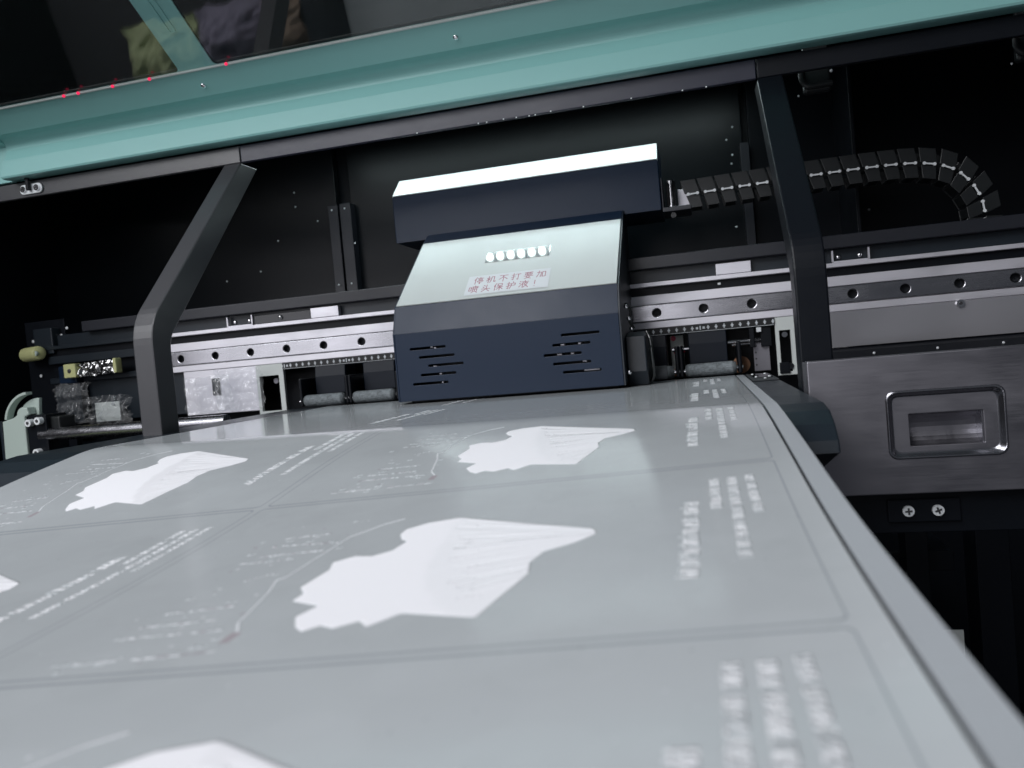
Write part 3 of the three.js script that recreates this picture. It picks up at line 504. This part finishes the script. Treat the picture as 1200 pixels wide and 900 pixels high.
  const G = [
    [...ren, [6, 0, 6.3, 1], [3.5, 1.5, 9.5, 1.5], bx(4.7, 2.8, 8.3, 4.3), [3.5, 6.8, 3.5, 5.5, 9.7, 5.5, 9.4, 6.5], [4.5, 7.3, 8.7, 7.3], [6.6, 7.3, 6.6, 9.8, 5.6, 9.2]],
    [[.3, 3, 4.2, 3], [2.3, 0, 2.3, 10], [2.3, 3.5, .3, 7], [2.3, 4, 4, 6], [5.5, 1.2, 5.3, 6, 4.2, 9.5], [5.5, 1.2, 8.3, 1.2, 8.3, 8.8, 9.8, 8.8, 9.8, 7.5]],
    [[.5, 1, 9.5, 1], [5.5, 1, 3.5, 4, .5, 6.5], [5, 3, 5, 10], [6, 4, 9.3, 6.8]],
    [...shou, [4.8, 1.5, 9.8, 1.5], [7.5, 1.5, 7.5, 9.5, 6, 8.8]],
    [[.8, .7, 9.2, .7], [3.7, .7, 3.7, 4], [6.3, .7, 6.3, 4], bx(1.5, 2.2, 8.5, 4.2), [.3, 6, 9.7, 6], [5, 4.5, 2.5, 7.5, 7.5, 9.8], [7, 6, 5, 8.5, 1, 9.8]],
    [[.5, 2.5, 5, 2.5, 4.8, 9, 3.6, 8.5], [2.6, .3, 2.3, 5, .5, 9.5], bx(6.3, 2, 9.5, 9)],
    [bx(.3, 2, 2.5, 7), [3.5, 1.2, 9.8, 1.2], [6.5, 0, 6.5, 2.3], [4.5, 2, 4.5, 3.6], [8.5, 2, 8.5, 3.6], [3.2, 3.2, 9.9, 3.2], [4.3, 7.8, 4.3, 4.8, 8.8, 4.8, 8.8, 7.8], [6.5, 5.5, 6.3, 7.5, 3.5, 9.8], [7, 8, 9.5, 9.8]],
    [[2.5, .7, 4, 2], [1.5, 3, 3, 4.2], [5.7, .3, 5.5, 6, 1, 9.8], [.5, 6, 9.5, 6], [6, 7, 9, 9.7]],
    [...ren, bx(4.3, .8, 8.7, 3.6), [3.3, 5.3, 9.8, 5.3], [6.5, 3.6, 6.5, 10], [6.3, 5.5, 3.3, 9], [6.8, 5.5, 9.8, 8.8]],
    [...shou, [6.8, 0, 7.4, 1.2], [5.2, 5.2, 9.3, 5.2, 9.3, 2.3, 5.2, 2.3, 5.2, 6, 4, 9.8]],
    [[.8, .8, 2, 1.8], [.3, 3.5, 1.6, 4.5], [.4, 9, 2.2, 6], [6, 0, 6.4, 1], [3.2, 1.7, 9.8, 1.7], [4.8, 2.2, 3, 5.5], [4, 4, 4, 10], [6.8, 2.5, 5.3, 5.5], [6.6, 3.5, 9, 3.5, 7.5, 7, 5, 9.8], [6, 5.5, 9.8, 9.8]],
    [[3, 1, 3, 6.5], [3, 9, 3, 9.2]]];
  G.forEach((ch, i) => { const r = i < 6 ? 0 : 1, k = i % 6, ox = r ? 34 + k * 116 : 62 + k * 116, oy = r ? 138 : 24; for (const st of ch) { g.beginPath(); for (let j = 0; j < st.length; j += 2) { const X = ox + st[j] * 8.6, Y = oy + st[j + 1] * 9; j ? g.lineTo(X, Y) : g.moveTo(X, Y); } g.stroke(); } });
  const nt = new THREE.CanvasTexture(c); nt.colorSpace = THREE.SRGBColorSpace; nt.anisotropy = 8;
  mesh('lettered_note', onPanel(new THREE.PlaneGeometry(0.103, 0.042), 0.5545, 0.0275, 0.0019), new THREE.MeshStandardMaterial({ map: nt, roughness: 0.35 }), pan, 'paper note with red handwritten style characters');
  // upper housing
  const hb = [[0.0, 0.1328], [0.0, 0.1968], [-0.0340, 0.2255], [-0.11, 0.2255], [-0.11, 0.1328]];
  const up = mesh('upper_housing', prismX(hb, 0.3670, 0.7372, 0.0012), M.navy, t);
  mesh('top_panel', prismX(slab(-0.0006, 0.1976, -0.0335, 0.2252, 0.0004, 0.0016), 0.3678, 0.7364, 0.0003), M.plateMetal, up, 'bright silver sloping top panel');
  mesh('carriage_neck', box(0.43, 0.68, 0.02, 0.1326, -0.08, -0.035), M.black, t);
  // side block and wiper at the right of the cover
  mesh('side_block', prismX([[0.06, -0.086], [0.130, -0.086], [0.138, -0.070], [0.135, -0.030], [0.10, -0.024], [0.06, -0.024]], 0.6892, 0.7120, 0.0015), M.slate, t);
  mesh('side_guard', new THREE.TubeGeometry(new THREE.CatmullRomCurve3([[0.7135, -0.025, 0.125], [0.7170, -0.035, 0.128], [0.7175, -0.06, 0.126], [0.7165, -0.078, 0.118], [0.712, -0.085, 0.115]].map(p => new THREE.Vector3(...p))), 24, 0.0022, 8), M.acrylic, t);
  mesh('knob', cyl(0.008, 0.02, 'x', 0.722, -0.075, 0.10, 16), M.rubber, t);
  for (const [x, y, z] of [[0.692, 0.006, 0.125], [0.694, -0.008, 0.122], [0.696, -0.020, 0.118], [0.692, -0.07, 0.15]]) mesh('screw', dot(x, y, z, 0.0028), M.chrome, t);
  mesh('cable_loop', new THREE.TubeGeometry(new THREE.CatmullRomCurve3([[0.691, 0.01, 0.118], [0.6965, 0.0, 0.12], [0.6945, -0.012, 0.12], [0.699, -0.02, 0.118]].map(p => new THREE.Vector3(...p))), 20, 0.0016, 8), M.plastic, t);
  mesh('left_guide', box(0.4105, 0.4152, -0.084, -0.028, 0.115, 0.150, 0.001), M.slate, t);
  // chain bracket on the housing's right side
  mesh('chain_bracket', [box(0.7388, 0.775, 0.1270, 0.1330, -0.045, 0.012, 0.001), box(0.7388, 0.7405, 0.127, 0.172, -0.045, 0.005)], M.bar, t);
  mesh('bracket_bolt', [cyl(0.0026, 0.034, 'y', 0.7500, 0.150, -0.012, 12), cyl(0.005, 0.004, 'y', 0.7500, 0.168, -0.012, 14), cyl(0.005, 0.003, 'y', 0.7500, 0.1365, -0.012, 14)], M.chrome, t);
  mesh('bracket_block', box(0.7440, 0.7560, 0.136, 0.172, -0.034, -0.019), M.black, t);
  mesh('bracket_plate', box(0.758, 0.780, 0.136, 0.162, -0.0385, -0.036), M.silver, t);
  mesh('bracket_screw', cyl(0.0035, 0.008, 'z', 0.752, 0.1225, 0.004, 12), M.plastic, t);
}

// ---------------------------------------------------------------- cable chain
{
  const t = thing('cable_chain', 'black plastic cable chain curving down beside the carriage', 'chain');
  const path = new THREE.CatmullRomCurve3([[0.7672, 0.1511], [0.8108, 0.1522], [0.8560, 0.1532], [0.9000, 0.1542], [0.9416, 0.1549], [0.9866, 0.1551], [1.0297, 0.1540], [1.0508, 0.1520], [1.0724, 0.1468], [1.0907, 0.1373], [1.1057, 0.1207], [1.1148, 0.1020], [1.1178, 0.0839], [1.113, 0.0640], [1.100, 0.0480], [1.080, 0.0410], [1.04, 0.039]].map(p => new THREE.Vector3(p[0], p[1], 0)), false, 'centripetal');
  const L = path.getLength(), pitch = 0.0218, n = Math.floor(L / pitch);
  const W = 0.034, zf = -0.02;
  const up = shape([[-0.0104, 0.0012], [0.0092, 0.0012], [0.0046, 0.0188], [-0.0152, 0.0188]]);
  const lo = shape([[-0.0085, -0.0016], [0.0086, -0.0016], [0.0112, -0.0178], [-0.0040, -0.0178]]);
  const link = [];
  for (const z of [zf - 0.003, zf - W]) link.push(extr(up, 0.003, 0.0007).translate(0, 0, z), extr(lo, 0.0020, 0.0006).translate(0, 0, z - 0.0002));
  link.push(box(-0.0075, 0.0030, 0.0160, 0.0184, zf - W + 0.003, zf - 0.003, 0.0005), box(-0.0030, 0.0085, -0.0176, -0.0152, zf - W + 0.003, zf - 0.003, 0.0005));
  const lg = mergeGeometries(link.map(g => g.index ? g.toNonIndexed() : g));
  const bone = mergeGeometries([cyl(0.0020, 0.0018, 'z', -0.0058, 0, zf + 0.0008, 12), cyl(0.0020, 0.0018, 'z', 0.0058, 0, zf + 0.0008, 12), new THREE.BoxGeometry(0.0116, 0.0018, 0.0014).translate(0, 0, zf + 0.0006)].map(g => g.toNonIndexed()));
  for (let i = 0; i < n; i++) {
    const u = (i + 0.5) * pitch / L, p = path.getPointAt(u), d = path.getTangentAt(u);
    const m = mesh('link', lg, M.plastic, t); m.position.copy(p); m.rotation.z = Math.atan2(d.y, d.x);
    const b = mesh('pin_pair', bone, M.pin, m); b.position.x = 0.0;
  }
}

// ---------------------------------------------------------------- steel drawer
{
  const t = new THREE.Group(); t.name = 'drawer'; t.userData.label = 'brushed steel drawer front with recessed pull handle'; cab.add(t);
  const x0 = 0.8519, x1 = 1.42, y0 = -0.1712, y1 = -0.0648, z = 0.40;
  const s = rrect(x0, x1, y0, y1, 0.0012); s.holes.push(rrect(0.9085, 0.9862, -0.1425, -0.0940, 0.0055, THREE.Path));
  const g = prismZ(s, z - 0.0022, z, 0.0008); mesh('front_plate', g, M.steel, t);
  mesh('side_plate', box(x0, x0 + 0.0015, y0, y1 - 0.001, 0.372, z - 0.0024, 0.0003), M.steel, t);
  mesh('top_return', box(x0 + 0.002, x1, y1 - 0.002, y1 - 0.0004, 0.372, z - 0.0024, 0.0003), M.steel, t);
  // pressed rim round the handle: a rounded step down into the plate
  const ring = (x0, x1, y0, y1, r, z) => rrect(x0, x1, y0, y1, r).getSpacedPoints(120).slice(0, 120).map(p => [p.x, p.y, z]);
  const loops = [ring(0.9062, 0.9884, -0.1446, -0.0919, 0.0070, z + 0.0001), ring(0.9070, 0.9876, -0.1438, -0.0927, 0.0066, z + 0.0012), ring(0.9082, 0.9864, -0.1426, -0.0939, 0.0060, z + 0.0012), ring(0.9100, 0.9846, -0.1408, -0.0957, 0.0050, z - 0.0022), ring(0.9118, 0.9828, -0.1390, -0.0975, 0.0040, z - 0.0028)];
  const pos = [], ix = []; loops.forEach(l => l.forEach(p => pos.push(...p)));
  for (let k = 0; k < loops.length - 1; k++) for (let i = 0; i < 120; i++) { const a = k * 120 + i, b = k * 120 + (i + 1) % 120, c = a + 120, d = b + 120; ix.push(a, b, c, b, d, c); }
  const rg = new THREE.BufferGeometry(); rg.setAttribute('position', new THREE.Float32BufferAttribute(pos, 3)); rg.setAttribute('uv', new THREE.Float32BufferAttribute(pos.filter((v, i) => i % 3 < 2), 2)); rg.setIndex(ix); rg.computeVertexNormals();
  mesh('handle_rim', rg, M.rimSteel, t);
  const pl = rrect(0.9112, 0.9836, -0.1396, -0.0969, 0.004); pl.holes.push(rrect(0.9225, 0.9738, -0.1352, -0.1104, 0.0008, THREE.Path));
  mesh('handle_plate', prismZ(pl, z - 0.0046, z - 0.0027, 0.0004), M.steel, t); const e = t;
  // curved cup behind the opening
  const cup = []; for (let i = 0; i <= 12; i++) { const a = Math.PI * i / 12; cup.push([z - 0.005 - 0.0145 * Math.sin(a), -0.1228 + 0.0140 * Math.cos(a)]); }
  for (let i = 12; i >= 0; i--) { const a = Math.PI * i / 12; cup.push([z - 0.005 - 0.0160 * Math.sin(a), -0.1228 + 0.0155 * Math.cos(a)]); }
  mesh('pull_cup', prismX(cup, 0.9205, 0.9760), M.steel, e);
  mesh('cup_end', prismX(cup.slice(0, 13), 0.9195, 0.9206), M.rail, e); mesh('cup_end', prismX(cup.slice(0, 13), 0.9728, 0.9740), M.rail, e);
}

renderer.render(scene, camera);
